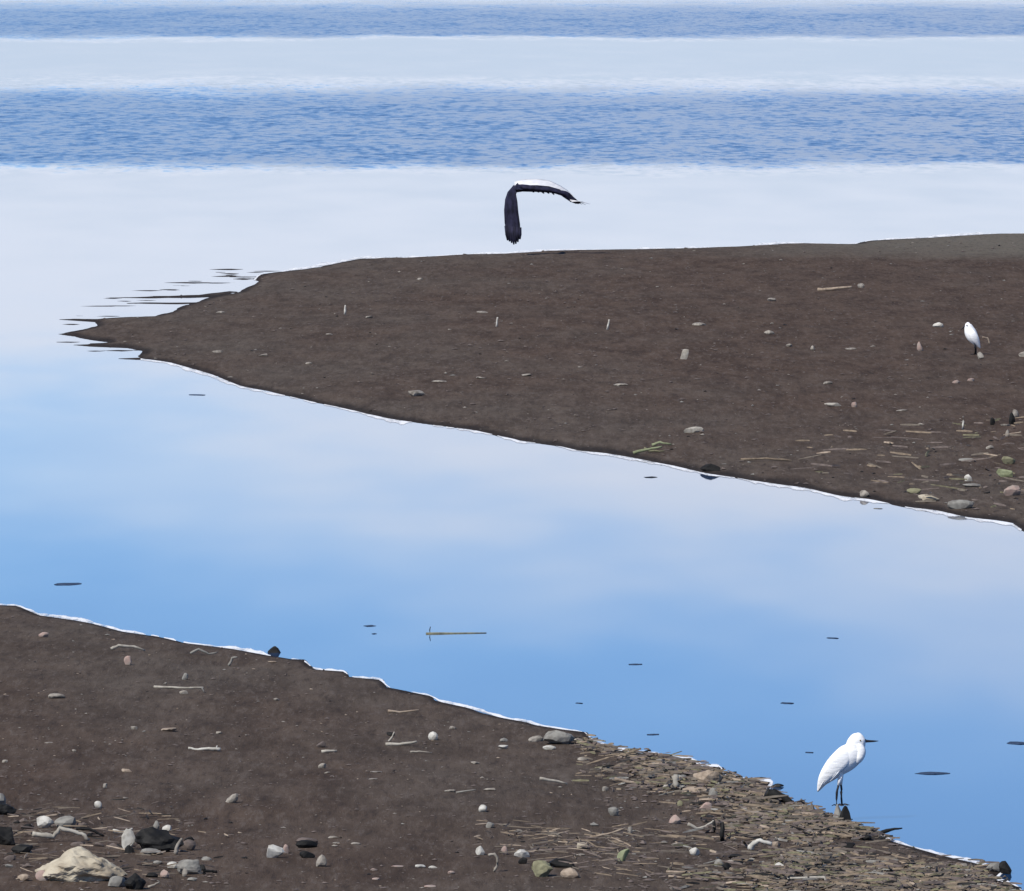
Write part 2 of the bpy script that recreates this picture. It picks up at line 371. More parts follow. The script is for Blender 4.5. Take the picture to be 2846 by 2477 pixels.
def tube(pts, radii, n=6, squash=1.0):
    """closed tube through points"""
    V, Fc = [], []
    P = [Vector(p_) for p_ in pts]
    for i, p_ in enumerate(P):
        t = (P[min(i+1, len(P)-1)] - P[max(i-1, 0)]).normalized()
        a = t.cross(Vector((0, 0, 1)));  a = a.normalized() if a.length > 1e-3 else Vector((1, 0, 0))
        b = t.cross(a).normalized(); r = radii[i] if hasattr(radii, '__len__') else radii
        for k in range(n):
            q = 2*math.pi*k/n
            V.append(p_ + a*math.cos(q)*r + b*math.sin(q)*r*squash)
    for i in range(len(P)-1):
        for k in range(n):
            Fc.append((i*n+k, i*n+(k+1) % n, (i+1)*n+(k+1) % n, (i+1)*n+k))
    Fc.append(tuple(range(n))[::-1]); Fc.append(tuple((len(P)-1)*n+k for k in range(n)))
    return V, Fc

# dead reed litter washed up on the right of the bank
def litter(name, poly, n, seed, label, mats, weights, rmin=0.003, rmax=0.008, lmin=0.08, lmax=0.5):
    r = random.Random(seed); P = np.array(poly); verts, faces, mi = [], [], []
    x0, y0 = P.min(0); x1, y1 = P.max(0)
    X = np.array([r.uniform(x0, x1) for _ in range(n*6)]); Y = np.array([r.uniform(y0, y1) for _ in range(n*6)])
    S = sdist(X, Y, poly); f = spit_h if Y.mean() > 84 else bank_h
    H, sh = f(X, Y)
    dens = fbm(X*1.1+Y*0.13, Y*0.45-X*0.3, 4, 77)+fbm(X*0.4+Y*0.1, Y*0.2, 2, 78)
    cnt = 0
    for x, y, h, s, shd, dn in zip(X, Y, H, S, sh, dens):
        if s < r.gauss(0.1, 0.22) or shd < 0.03 or cnt >= n or dn < -0.30 + r.gauss(0.1, 0.28) + (0.3 if s < 0.3 else 0): continue
        cnt += 1
        ln = r.uniform(lmin, lmax)*r.uniform(0.5, 1); rad = r.uniform(rmin, rmax); a = r.gauss(0.1, 1.0)
        c, s_ = math.cos(a), math.sin(a); z0 = h+rad*r.uniform(0.2, 2.0)+0.03*abs(r.gauss(0, .6)); bend = r.uniform(-.06, .06)*ln; tilt = r.gauss(0, .11)
        k = len(verts)
        for t in (-0.5, 0.05, 0.5):
            ox = t*ln; oy = bend*(1-4*t*t)
            px_, py_ = x+ox*c-oy*s_, y+ox*s_+oy*c
            for q in range(3):
                an = 2.094*q+1.57
                rr = rad*(1 if abs(t) < .4 else 0.6)
                verts.append((px_-s_*math.cos(an)*rr, py_+c*math.cos(an)*rr, z0+tilt*ox+math.sin(an)*rr*0.7))
        for g_ in (0, 3):
            for q in range(3): faces.append((k+g_+q, k+g_+(q+1) % 3, k+g_+3+(q+1) % 3, k+g_+3+q))
        faces += [(k, k+2, k+1), (k+6, k+7, k+8)]
        w_ = r.choices(range(len(mats)), weights)[0]; mi += [w_]*8
    o = mesh_obj(name, verts, faces, None)
    for m_ in mats: o.data.materials.append(M[m_])
    o.data.polygons.foreach_set('material_index', mi)
    tag(o, label, kind='stuff')
litter('reed_litter', LITTER, 6200, 3, 'thick mat of washed-up dead reeds behind the standing egret', ['reedtan','reedgrey','reedolive','brown','tan','dark','grey'], [34,28,12,32,3,10,5], 0.004, 0.014, 0.03, 0.20)
litter('reed_litter', lay([(1300,2330),(1900,2330),(1950,2477),(1850,2530),(1500,2470),(1320,2440)]), 260, 4, 'thin scatter of dead stalks at the bottom edge', ['reedtan','reedgrey','brown','tan'], [3,3,4,1], lmax=0.2)
litter('reed_litter', lay([(-100,2240),(620,2300),(620,2477),(300,2520),(-100,2500)]), 260, 5, 'thin scatter of dead stalks around the cream boulder', ['reedtan','reedgrey','brown','tan','dark'], [3,3,4,1,3], lmax=0.2)
litter('reed_litter', lay([(2130,1290),(2300,1230),(2846,1180),(3100,1250),(3100,1520),(2846,1465),(2400,1385)]), 190, 6, 'sparse weed and stalk litter on the near corner of the spit', ['reedtan','reedolive','reedgrey','brown','tan'], [4,3,4,8,0.3], 0.008, 0.02, 0.06, 0.4)

# ------------------------------------------------------------------ stones, chips, slabs
_ico = {}
def ico(sub):
    if sub not in _ico:
        bm = bmesh.new(); bmesh.ops.create_icosphere(bm, subdivisions=sub, radius=1.0)
        bm.verts.ensure_lookup_table()
        _ico[sub] = (np.array([v.co[:] for v in bm.verts]), [tuple(v.index for v in f.verts) for f in bm.faces]); bm.free()
    return _ico[sub]
def stone_mesh(sub, seed, cuts=6, lump=0.18, depth=(0.42, 0.85)):
    V, Fc = ico(sub); V = V.copy(); r = random.Random(seed)
    for k in range(4):
        d = np.array([r.gauss(0, 1) for _ in range(3)]); d *= r.uniform(1.5, 3.2)/np.linalg.norm(d)
        V *= (1 + lump*0.5*np.sin(V@d + r.uniform(0, 6)))[:, None]
    for _ in range(cuts):
        n = np.array([r.gauss(0, 1) for _ in range(3)]); n /= np.linalg.norm(n); dd = r.uniform(*depth)
        e = V@n - dd; V -= np.maximum(e, 0)[:, None]*n*0.9
    if sub >= 3:
        for k in range(14):
            d = np.array([r.gauss(0, 1) for _ in range(3)]); d *= r.uniform(5, 16)/np.linalg.norm(d)
            V *= (1 + 0.022*np.sin(V@d + r.uniform(0, 6)))[:, None]
    V -= (V.max(0)+V.min(0))/2; V /= (V.max(0)-V.min(0))/2
    return V, Fc
def piece(name, u0, u1, v0, v1, mat, label, cat, group=None, deep=0.7, sub=2, cuts=6, lump=0.18, yaw=None, seed=None, sink=0.18, tilt=0.0, smooth_=False, floor=None, z=None, taper=0.0):
    """a solid lump filling the pixel box, standing on the mud at its lower edge"""
    v_base = floor or v1
    s = pxm(v_base); w = (u1-u0)/s; Hh = (v1-v0)/s; D = max(w*deep, 0.02)
    sn = 0.036 if v_base < 1500 else 0.095
    h = max(0.35*Hh, Hh - sn*D)
    g_ = ground((u0+u1)/2, v_base - 0.5*D*sn*s)
    if z is not None: g_.z = z
    seed = seed if seed is not None else int(u0*7+v0*13)
    V, Fc = stone_mesh(sub, seed, cuts, lump)
    if taper: V[:, :2] *= (1 - taper*np.clip((V[:, 2:3]+1)/2, 0, 1))
    V = V*np.array([w/2, D/2, h/2*(1+sink)]) ; V[:, 2] += h/2*(1-sink)
    if tilt: V[:, 2] += V[:, 0]*tilt
    o = mesh_obj(name, V, Fc, M[mat], smooth_=smooth_, loc=g_)
    r = random.Random(seed); o.rotation_euler.z = r.uniform(-.25, .25) if yaw is None else yaw
    return tag(o, label, cat, group)
def stick(name, pts, rad_px, mat, label, cat='stick', group=None, taper=0.6, dy=0.25, base=None, n=6):
    """a stem whose points are photo pixels, laid in an upright plane through its foot with some run in depth"""
    vb = base or max(v for u, v in pts); s = pxm(vb); mu = sum(u for u, v in pts)/len(pts)
    g_ = ground(mu, vb); r = random.Random(int(mu*3+vb)); sl = r.uniform(-dy, dy)
    P3 = []
    for (u, v) in pts:
        x = (u-mu)/s; yy = sl*x; zz = (vb-v)/s + rad_px/s*0.5
        zg = ground_z(g_.x+x, g_.y+yy) - g_.z
        P3.append((x, yy, max(zz, zg + rad_px/s*0.3)))
    fine_ = []; m = len(P3)
    for i in range(m-1):
        for k in range(3):
            t = k/3; fine_.append(tuple(P3[i][j]*(1-t)+P3[i+1][j]*t + (r.uniform(-.25, .25)*rad_px/s if k else 0) for j in range(3)))
    fine_.append(P3[-1])
    R = [rad_px/s*(1-(1-taper)*i/(len(fine_)-1))*r.uniform(0.85, 1.15) for i in range(len(fine_))]
    V, Fc = tube(fine_, R, n)
    return tag(mesh_obj(name, V, Fc, M[mat], smooth_=True, loc=g_), label, cat, group)

# boulder and rocks at the lower left
b = piece('boulder', 98, 352, 2356, 2452, 'cream', 'large cream limestone boulder with rough pitted face, lower left', 'boulder', deep=0.6, sub=5, cuts=0, lump=0.05, seed=12, yaw=0, sink=0.25)
co = np.empty(len(b.data.vertices)*3); b.data.vertices.foreach_get('co', co); co = co.reshape(-1, 3)
w2 = co[:, 0].max(); hz = co[:, 2].max()
prof = np.interp(co[:, 0]/w2, [-1, -.78, -.5, -.16, .1, .35, .65, .9, 1], [.42, .58, .74, 1.0, .97, .84, .66, .42, .3])
co[:, 2] = np.where(co[:, 2] > 0, co[:, 2]*prof*1.06, co[:, 2])
ph = fbm(co[:, 0]*9+co[:, 1]*4, co[:, 2]*13, 4, 5)
co[:, 1] += 0.055*ph; co[:, 2] += 0.018*fbm(co[:, 0]*22, co[:, 1]*22+co[:, 2]*9, 3, 8)
b.data.vertices.foreach_set('co', co.ravel()); b.data.update()
piece('stone', 98, 138, 2418, 2448, 'pink', 'salmon pink stone tucked under the left end of the cream boulder', 'stone', deep=0.5, seed=3)
piece('stone', 48, 84, 2428, 2448, 'tan', 'small tan stone left of the cream boulder', 'stone')
piece('stone', 300, 350, 2432, 2466, 'grey', 'grey stone under the right end of the cream boulder', 'stone', seed=5)
piece('stone', 345, 405, 2424, 2474, 'dark', 'black rock put in for the shade at the right foot of the cream boulder', 'rock', deep=0.8, sub=3)  # black lump put where the boulder's shade falls
piece('stone', -22, 16, 2203, 2240, 'grey', 'rounded grey stone cut by the left frame edge, upper one', 'stone', lump=0.3)
piece('stone', -30, 46, 2232, 2266, 'dark', 'shaded flank below the rounded grey stone at the left edge, built black', 'rock', sub=3)  # shaded flank of the grey stone, built as a black lump
piece('stone', -26, 20, 2282, 2320, 'pale', 'pale topped stone cut by the left frame edge, lower one', 'stone', floor=2345)
piece('stone', -20, 42, 2296, 2350, 'dark', 'black upright rock at the left frame edge', 'rock', sub=3)
piece('stone', 32, 92, 2345, 2374, 'dark', 'flat black stone left of the boulder with a pale slab on it', 'rock')
piece('flat_stone', 54, 90, 2355, 2369, 'pale', 'thin pale slab lying on flat black stone', 'stone', deep=0.5, floor=2373, cuts=10)
piece('block', 102, 150, 2266, 2302, 'white', 'small white chipped block behind the boulder', 'block', cuts=12, deep=0.6, seed=21)
piece('stone', 150, 212, 2266, 2302, 'grey', 'broken grey stone touching the white chipped block', 'stone', cuts=10)
stick('branch', [(92,2322),(118,2326),(150,2330),(166,2306),(205,2316),(226,2322),(246,2340)], 8, 'bone', 'bleached crooked branch lying in front of the white block', 'branch')
stick('branch', [(212,2306),(250,2308),(288,2326)], 5, 'dark', 'short black stick right of the bleached branch')
piece('stone', 374, 510, 2296, 2370, 'dark', 'large black weed-covered rock behind the boulder', 'rock', sub=4, cuts=9, lump=0.3, deep=0.6)
piece('shell', 338, 376, 2300, 2362, 'white', 'white wedge of broken shell leaning on the black rock', 'shell', cuts=12, deep=0.3, tilt=0.5)
stick('branch', [(314,2312),(342,2316),(368,2306)], 5, 'white', 'short white stick left of the black rock')
piece('stone', 424, 444, 2280, 2304, 'grey', 'grey pebble behind the top of the black rock', 'pebble')
piece('stone', 450, 476, 2292, 2310, 'white', 'white pebble on the top edge of the black rock', 'pebble')
stick('branch', [(488,2376),(494,2352),(506,2334)], 6, 'pale', 'pale stub of wood at the right end of black rock')
piece('stone', 505, 545, 2332, 2365, 'brown', 'brown mud clod right of the black rock', 'clod')
piece('stone', 390, 450, 2356, 2378, 'grey', 'low grey stone in front of the black rock', 'stone')
piece('chip', 464, 494, 2394, 2414, 'white', 'white chip at the left of a small grey rubble heap', 'chip', cuts=9)
piece('stone', 490, 562, 2386, 2432, 'grey', 'grey rubble lump between boulder and T-shaped twig', 'stone', sub=3, cuts=9)
piece('stone', 444, 472, 2416, 2442, 'pink', 'pinkish stone below the white chip', 'stone')
piece('stone', 506, 522, 2414, 2438, 'pale', 'pale pebble at the foot of the grey rubble lump', 'pebble')
stick('twig', [(602,2425),(585,2424),(568,2422),(566,2412),(569,2432)], 4, 'dark', 'dark T-shaped twig on open mud', 'twig', taper=1)
stick('twig', [(412,2468),(430,2462),(443,2454)], 4, 'pale', 'pale twig at the bottom edge right of the boulder', 'twig')
piece('pebble', 262, 283, 2225, 2247, 'white', 'white pebble alone above the crooked branch', 'pebble', lump=0.05, smooth_=True, deep=1)
piece('flat_stone', 626, 662, 2208, 2232, 'pale', 'tilted pale slab with black shaded side', 'stone', tilt=0.35, deep=0.5)
piece('stone', 742, 790, 2346, 2386, 'white', 'white angular stone, largest of the group on mid bank', 'stone', cuts=12, seed=8)
piece('chip', 786, 802, 2326, 2352, 'pink', 'upright pink chip behind the white angular stone', 'chip', floor=2372)
piece('flat_stone', 822, 884, 2326, 2346, 'brown', 'flat brown slab propped over a dark gap', 'stone', deep=0.6, cuts=10)
piece('stone', 820, 884, 2334, 2358, 'dark', 'black wedge for the shaded gap under the flat brown slab', 'stone', deep=0.4)  # shade in the gap built as a black wedge
piece('stone', 832, 876, 2362, 2386, 'dark', 'low black stone left of a pale stone in mid bank', 'stone')
piece('stone', 878, 908, 2374, 2410, 'pale', 'pale stone right of the low black stone in mid bank', 'stone')

ORD = 'leftmost second third fourth fifth sixth seventh eighth ninth tenth eleventh twelfth 13th 14th 15th 16th 17th 18th 19th 20th 21st 22nd 23rd'.split()
def chips(rows, mat, label, cat, group, name='chip', **kw):
    """alike scraps, told apart by their order from left to right"""
    rows = sorted(rows)
    for i, (u0, u1, v0, v1) in enumerate(rows):
        a = dict(deep=0.8, sub=2, cuts=9, sink=0.3); a.update(kw)
        where = 'leftmost of its kind' if i == 0 else ('rightmost of its kind' if i == len(rows)-1 else ORD[i]+' from the left')
        piece(name, u0, u1, v0+0.25*(v1-v0), v1, mat, label+', '+where, cat, group, **a)
chips([(910,940,2320,2330),(924,944,2338,2346),(974,1004,2338,2348)], 'pale', 'pale flake right of the white angular stone', 'chip', 'three pale flakes on mid bank')
chips([(1086,1122,2402,2410),(1030,1050,2410,2420),(1034,1056,2436,2446),(1178,1212,2456,2466),(1244,1264,2416,2430)], 'pink', 'dull pinkish chip near the bottom edge, centre left', 'chip', 'pinkish chips near the bottom edge')
chips([(1154,1182,2398,2412),(1190,1216,2402,2414)], 'white', 'white chip of a side-by-side pair near the bottom edge', 'chip', 'pair of white chips')
chips([(52,76,2268,2286),(70,108,2300,2322),(214,244,2280,2300),(196,232,2334,2352),(262,290,2336,2354),(300,330,2336,2360),(10,44,2370,2392),(60,92,2394,2412)], 'brown', 'broken brown rubble stone in the cluster behind the boulder', 'stone', 'brown rubble behind the boulder', name='rubble_stone', cuts=12, deep=0.6)
chips([(58,92,2284,2304),(168,206,2290,2308),(240,276,2310,2326),(346,372,2340,2372),(512,540,2318,2340),(540,572,2396,2420),(404,440,2420,2440)], 'dark', 'broken black rubble stone in the cluster around the boulder', 'stone', 'black rubble around the boulder', name='rubble_stone', cuts=12, deep=0.6)
chips([(560,588,2376,2392),(426,452,2388,2402),(520,548,2434,2450),(14,36,2398,2412)], 'grey', 'broken grey rubble stone near the boulder', 'stone', 'grey rubble near the boulder', name='rubble_stone', cuts=12, deep=0.6)
piece('pebble', 1330, 1353, 2236, 2258, 'white', 'round white pebble alone on the dark middle of bank', 'pebble', lump=0.05, smooth_=True, deep=1)
piece('pebble', 1190, 1218, 2032, 2058, 'white', 'heart-shaped white pebble near the forked stick', 'pebble', lump=0.1, cuts=3, deep=0.8)
piece('stone', 1350, 1374, 2284, 2302, 'grey', 'grey pebble below the round white pebble', 'pebble')
piece('chip', 1322, 1347, 2350, 2377, 'white', 'white upright chip left of the curled reed', 'chip', cuts=10)
stick('reed', [(1358,2380),(1374,2376),(1382,2388),(1382,2408),(1373,2424)], 4, 'pale', 'curled pale reed shaped like a hook', 'reed', taper=0.9)
piece('chip', 1392, 1412, 2350, 2376, 'pink', 'upright pinkish tan chip between hook reed and white block', 'chip')
piece('block', 1428, 1472, 2360, 2384, 'white', 'white oblong block near the bottom edge, centre', 'block', cuts=12, tilt=-0.2)
piece('stone', 1440, 1466, 2382, 2402, 'dark', 'black lump for the shading beneath the white oblong block', 'stone')  # shading under the block built as a black lump
piece('weed_clump', 1480, 1536, 2390, 2438, 'olive', 'yellow-olive clump of weed at the bottom centre', 'weed', sub=3, lump=0.5)
piece('bark', 1520, 1598, 2384, 2412, 'dark', 'black wedge of bark right of the olive weed clump', 'bark', tilt=-0.2, deep=0.5)
piece('stone', 1558, 1612, 2410, 2442, 'tan', 'tan stone under the black bark wedge', 'stone')
piece('block', 1602, 1636, 2340, 2360, 'cream', 'small cream block with dark shadow, bottom centre', 'block', cuts=12)
piece('chip', 1600, 1626, 2372, 2380, 'pale', 'pale flake just below the small cream block', 'chip')
piece('leaf', 1714, 1750, 2358, 2394, 'green', 'yellow-green crumpled leaf on the mud', 'leaf', deep=0.5, lump=0.5)
stick('twig', [(1640,2328),(1690,2320),(1738,2304)], 4, 'tan', 'long slightly curved tan twig left of an upright chip', 'twig')
piece('chip', 1744, 1758, 2294, 2318, 'pale', 'upright pale chip at the tip of the curved twig', 'chip')
chips([(1428,1452,2302,2312),(1516,1560,2310,2322),(1234,1266,2190,2202),(1344,1376,2186,2198)], 'pale', 'pale brown flake on the dark middle of bank', 'chip', 'pale brown flakes mid bank')
piece('stone', 1690, 1720, 2242, 2268, 'grey', 'grey-white broken pebble on the dark patch', 'pebble')
piece('pebble', 1858, 1892, 2264, 2292, 'pink', 'pink and white pebble, lower of two pink pebbles', 'pebble')
piece('pebble', 1944, 1978, 2228, 2258, 'pink', 'pink pebble at the edge of the reed mat, upper of two', 'pebble', cuts=9)
piece('chip', 1882, 1898, 2224, 2240, 'olive', 'small greenish chip between two pink pebbles', 'chip')
piece('chip', 1864, 1898, 2340, 2352, 'pale', 'flat pale flake above the two tan sticks', 'chip')
piece('block', 1916, 1944, 2354, 2378, 'white', 'white cube-like stone below the dark uprights', 'block', cuts=14)
stick('shell', [(2086,2368),(2096,2348),(2112,2340),(2144,2350)], 9, 'white', 'white curved bone-like piece in the reed mat', 'bone', taper=0.6)
piece('block', 2142, 2166, 2338, 2358, 'tan', 'tan block at the end of the white curved bone', 'block')
stick('gap_shade', [(1985,2318),(1984,2286)], 6, 'dark', 'dark gap built as a black upright, left of two', 'gap_shade', taper=0.8)  # two dark gaps, their shade built as black uprights
stick('gap_shade', [(2008,2342),(2006,2290)], 8, 'dark', 'dark gap built as a black upright, right and thicker of two', 'gap_shade', taper=0.8)
stick('twig', [(1912,2292),(1936,2306),(1960,2300),(1984,2284)], 5, 'bone', 'pale curved twig ending at the black uprights', 'twig')
piece('stone', 1984, 2012, 2386, 2410, 'grey', 'light grey stone left of a black hollow stone', 'stone')
piece('flat_stone', 2020, 2066, 2388, 2404, 'pale', 'pale slab across the dark stones', 'stone', deep=0.5)
piece('stone', 2010, 2034, 2396, 2420, 'dark', 'black stone between grey stone and pale slab', 'stone')
piece('bark', 2024, 2066, 2372, 2388, 'dark', 'strip of black bark behind the pale slab', 'bark')
piece('block', 2148, 2180, 2396, 2424, 'white', 'white block at the lower right among dead reeds', 'block', cuts=12)
stick('stick', [(1852,2426),(1890,2426),(1928,2424)], 4, 'tan', 'straight tan stick, upper of a parallel pair')
stick('stick', [(1858,2438),(1902,2442)], 4, 'tan', 'straight tan stick, lower of a parallel pair')
piece('flat_stone', 1958, 2040, 2420, 2434, 'grey', 'long grey slab right of the two tan sticks', 'stone', deep=0.4)
# heap by the shoreline left of the egret
piece('flat_stone', 1842, 1902, 2140, 2158, 'bone', 'pale slab resting on an upright stub by the shoreline', 'stone', deep=0.4, floor=2195, cuts=10)
stick('stump', [(1880,2196),(1876,2160)], 9, 'bone', 'pale upright stub under the slab by the shoreline', 'stump', taper=1.2)
piece('stone', 1898, 1920, 2148, 2168, 'dark', 'black lump for the dark hole right of the pale slab by the shoreline', 'stone')  # shade of a hole built as a black lump
piece('block', 1924, 2008, 2136, 2188, 'tan', 'big tan-grey block of dried silt at the shoreline', 'block', sub=4, cuts=12, lump=0.25)
piece('flat_stone', 1796, 1910, 2112, 2136, 'grey', 'grey silt slab just inside the waterline', 'stone', sub=3, cuts=9)
stick('stick', [(1708,2168),(1740,2176),(1816,2184)], 6, 'tan', 'thick tan stick left of the shoreline heap')
piece('flat_stone', 1894, 1966, 2184, 2204, 'tan', 'tan slab in front of the silt block', 'stone', deep=0.5)
piece('stone', 1966, 1996, 2188, 2222, 'grey', 'grey upright stone right of the tan slab', 'stone')
stick('log', [(2130,2212),(2165,2222),(2205,2244)], 17, 'dark', 'black soaked log at the waterline left of the egret', 'log', taper=0.5, n=9)
piece('stone', 2140, 2178, 2176, 2188, 'dark', 'small dark stone in the water tip above the black log', 'stone')
piece('flat_stone', 1508, 1598, 2026, 2070, 'grey', 'flat grey slab at the shoreline between white chips', 'stone', sub=3, cuts=8)
chips([(1466,1512,2036,2062),(1590,1622,2044,2066)], 'pale', 'pale chip beside the flat grey shoreline slab', 'chip', 'pale chips by the grey slab')
piece('flat_stone', 1508, 1546, 2070, 2084, 'white', 'white slab below the flat grey shoreline slab', 'stone', deep=0.5)
# middle and upper bank
stick('stick', [(1072,2072),(1110,2072),(1158,2064)], 6, 'bone', 'thick bleached stick left of the heart-shaped pebble')
stick('twig', [(1080,2062),(1090,2050),(1096,2036)], 3, 'bone', 'thin upright twig above the thick bleached stick', 'twig')
stick('stick', [(1078,1978),(1110,1982),(1164,1976)], 4, 'tan', 'pale tan stick near the shoreline in mid bank')
piece('stone', 1074, 1098, 2034, 2046, 'dark', 'small dark stone above the bleached stick', 'stone')
stick('twig', [(1140,2092),(1165,2090),(1200,2094)], 3, 'pale', 'thin pale twig below the heart-shaped pebble', 'twig')
piece('chip', 1384, 1412, 2070, 2082, 'white', 'bright white chip below a grey flake', 'chip')
piece('chip', 1388, 1412, 2050, 2062, 'grey', 'grey flake above the bright white chip', 'chip')
stick('stick', [(1268,2206),(1322,2196)], 3, 'grey', 'thin grey stick between two pale brown flakes')
stick('stick', [(1500,2166),(1535,2172),(1576,2182)], 5, 'bone', 'bleached two-jointed stick on the right of mid bank')
chips([(1604,1636,2098,2114),(1658,1702,2126,2138),(1674,1692,2180,2200)], 'pale', 'pale flake left of the shoreline heap', 'chip', 'pale flakes by the heap')
chips([(1308,1332,2112,2124),(1248,1268,2014,2026),(600,616,2030,2040),(5,22,2108,2120),(200,212,2080,2090),(364,382,2014,2028),(286,298,2172,2192),(122,148,2060,2066),(1030,1062,2140,2148),(1024,1050,2160,2168),(900,918,2142,2150),(760,776,1936,1948)], 'pale', 'small dull chip on the open bank mud', 'chip', 'small dull chips on open bank', sub=1)
stick('stick', [(894,2092),(936,2090)], 5, 'bone', 'short bleached stick on the open bank')
piece('stone', 880, 906, 2060, 2078, 'brown', 'brown clod above the short bleached stick', 'clod')
piece('stone', 884, 906, 2120, 2136, 'pale', 'pale stone below the short bleached stick', 'stone')
piece('pebble', 107, 136, 1756, 1772, 'pink', 'pinkish pebble near the left end of the shoreline', 'pebble')
piece('flat_stone', 134, 181, 1926, 1942, 'pale', 'pale slab on the left of the upper bank', 'stone', deep=0.5)
stick('branch', [(310,1806),(330,1796),(372,1800),(402,1812)], 5, 'bone', 'bleached arched branch near the upper left shoreline', 'branch')
piece('pebble', 344, 366, 1822, 1848, 'pink', 'pinkish pebble below the arched branch', 'pebble')
tw = stick('stick', [(428,1912),(500,1914),(565,1912)], 4, 'bone', 'long thin pale stick on the upper left of the bank')
piece('chip', 506, 524, 1870, 1890, 'grey', 'grey chip just above the long thin stick', 'chip')
piece('chip', 498, 522, 1918, 1930, 'pale', 'pale chip touching the underside of the long thin stick', 'chip')
stick('twig', [(562,1914),(568,1926)], 2.5, 'grey', 'tiny grey twig at the right end of the long thin stick', 'twig')
stick('branch', [(530,1818),(552,1806),(580,1820),(604,1816)], 4, 'grey', 'grey crooked twig beside the shoreline', 'twig')
stick('twig', [(636,1852),(646,1830),(660,1828)], 4, 'grey', 'small grey hooked twig right of the crooked twig', 'twig')
chips([(448,490,2018,2034),(338,366,2132,2146),(745,770,1834,1842)], 'tan', 'flat tan flake on the left part of the bank', 'chip', 'flat tan flakes on the left bank')
stick('branch', [(524,2082),(550,2086),(580,2082),(612,2084)], 3.6, 'white', 'gnarled white stick on the left of the bank', 'branch', taper=1.3)
stick('branch', [(598,2088),(604,2074)], 3, 'white', 'tiny white spur on the gnarled white stick', 'twig')
# dark point rocks at the waterline
piece('stone', 734, 790, 1794, 1816, 'dark', 'black pointed rock in the water off the bank', 'rock', cuts=10, z=0, taper=0.75, sink=0.5, seed=17)
piece('stone', 2776, 2812, 2392, 2430, 'dark', 'black pointed rock at the right end of the bank', 'rock', tilt=-0.3, cuts=10)
piece('stone', 2740, 2786, 2396, 2424, 'grey', 'grey stone behind the black pointed rock', 'stone')
stick('twig', [(2440,2322),(2475,2310),(2508,2306)], 7, 'dark', 'dark pointed twig jutting over the water right of the egret', 'twig', taper=0.3)
piece('stone', 2642, 2690, 2398, 2420, 'pale', 'pale stone by the waterline at the right', 'stone')
piece('stone', 2384, 2424, 2318, 2336, 'dark', 'black stone in the reed mat below the egret', 'stone')
piece('stone', 2336, 2378, 2340, 2358, 'dark', 'black slot-like stone in the reed mat, lower', 'stone')
for i, (pts, m_, lb) in enumerate([
    ([(2190,2330),(2260,2336),(2330,2330)], 'tan', 'long tan reed stem across the mat left of the black stones'),
    ([(2170,2380),(2230,2392),(2330,2384)], 'pale', 'long pale reed stem near the white block'),
    ([(2420,2440),(2500,2432),(2560,2436)], 'olive', 'olive reed stem near the bottom right edge'),
    ([(2190,2446),(2290,2440),(2300,2462)], 'bone', 'bent pale reed stem at the bottom edge below the egret'),
    ([(2500,2400),(2580,2408),(2640,2404)], 'tan', 'tan reed stem near the right waterline'),
    ([(2090,2280),(2150,2276),(2220,2286)], 'grey', 'grey reed stem behind the black uprights'),
    ([(2050,2456),(2120,2464),(2190,2460)], 'bone', 'pale reed stem along the very bottom edge')]):
    stick('dead_reed', pts, 4.5, m_, lb, 'reed', 'large reed stems in the mat')

# ------------------------------------------------------------------ scraps on the mud spit
SP = 'small pale shell chip on the open mud of the spit'
chips([(600,628,862,870),(1324,1356,862,870),(1704,1746,1062,1072),(1200,1242,1054,1062),(1324,1350,1044,1053),(1450,1478,1036,1046),(588,618,970,980),(718,744,980,990),(848,868,1004,1012),(1924,1962,893,905),(2384,2402,784,800),(2132,2156,824,838),(2124,2152,914,930),(2184,2202,952,964),(2252,2264,956,974),(2348,2380,964,972),(2288,2314,1056,1068),(2490,2522,1136,1143),(2740,2762,1234,1248),(2780,2806,1176,1184),(1016,1036,876,884),(1160,1176,770,778),(905,925,925,931)], 'pale', SP, 'shell', 'pale shell chips on the spit', name='shell_chip')
for pts, lb in [([(958,876),(960,850)], 'upright white stalk on the spit, leftmost of three'), ([(1380,910),(1383,884)], 'upright white stalk on the spit, middle of three'), ([(1688,918),(1693,890)], 'upright white stalk on the spit, rightmost of three'), ([(2676,1196),(2677,1160)], 'upright white stalk below the hunched egret')]:
    stick('stalk', pts, 3.4, 'white', lb, 'stalk')
piece('shell', 1890, 1914, 970, 999, 'bone', 'greenish white shell standing on edge mid spit', 'shell', tilt=0.6, deep=0.3, cuts=8)
piece('pebble', 1134, 1182, 1084, 1102, 'pale', 'pale oval pebble on the left part of the spit', 'pebble', lump=0.08)
stick('branch', [(2274,808),(2310,806),(2366,800)], 5, 'tan', 'pale tan branch lying on the far right of the spit', 'branch')
piece('pebble', 2592, 2622, 896, 910, 'white', 'white oblong chip left of the hunched egret', 'pebble', deep=0.5)
piece('chip', 2548, 2566, 950, 976, 'pink', 'pinkish upright chip left of the hunched egret', 'chip')
piece('chip', 2832, 2864, 976, 992, 'pale', 'pale chip cut by the right frame edge', 'chip')
chips([(2290,2338,1116,1130),(1898,1956,1180,1202)], 'bone', 'flat white slab lying on the lower part of the spit', 'stone', 'white slabs on the lower spit', name='flat_stone', deep=0.4)
chips([(2366,2382,1112,1132),(2644,2668,1052,1066),(2688,2708,1048,1060)], 'pink', 'pinkish chip on the right part of the spit', 'chip', 'pinkish chips on the spit')
piece('stone', 2752, 2766, 1160, 1182, 'dark', 'small black stone below the hunched egret, left of two', 'stone')
piece('stone', 2804, 2822, 1146, 1180, 'dark', 'small black stone below the hunched egret, right of two', 'stone')
piece('chip', 2812, 2832, 1138, 1160, 'pale', 'pale chip touching the right small black stone', 'chip')
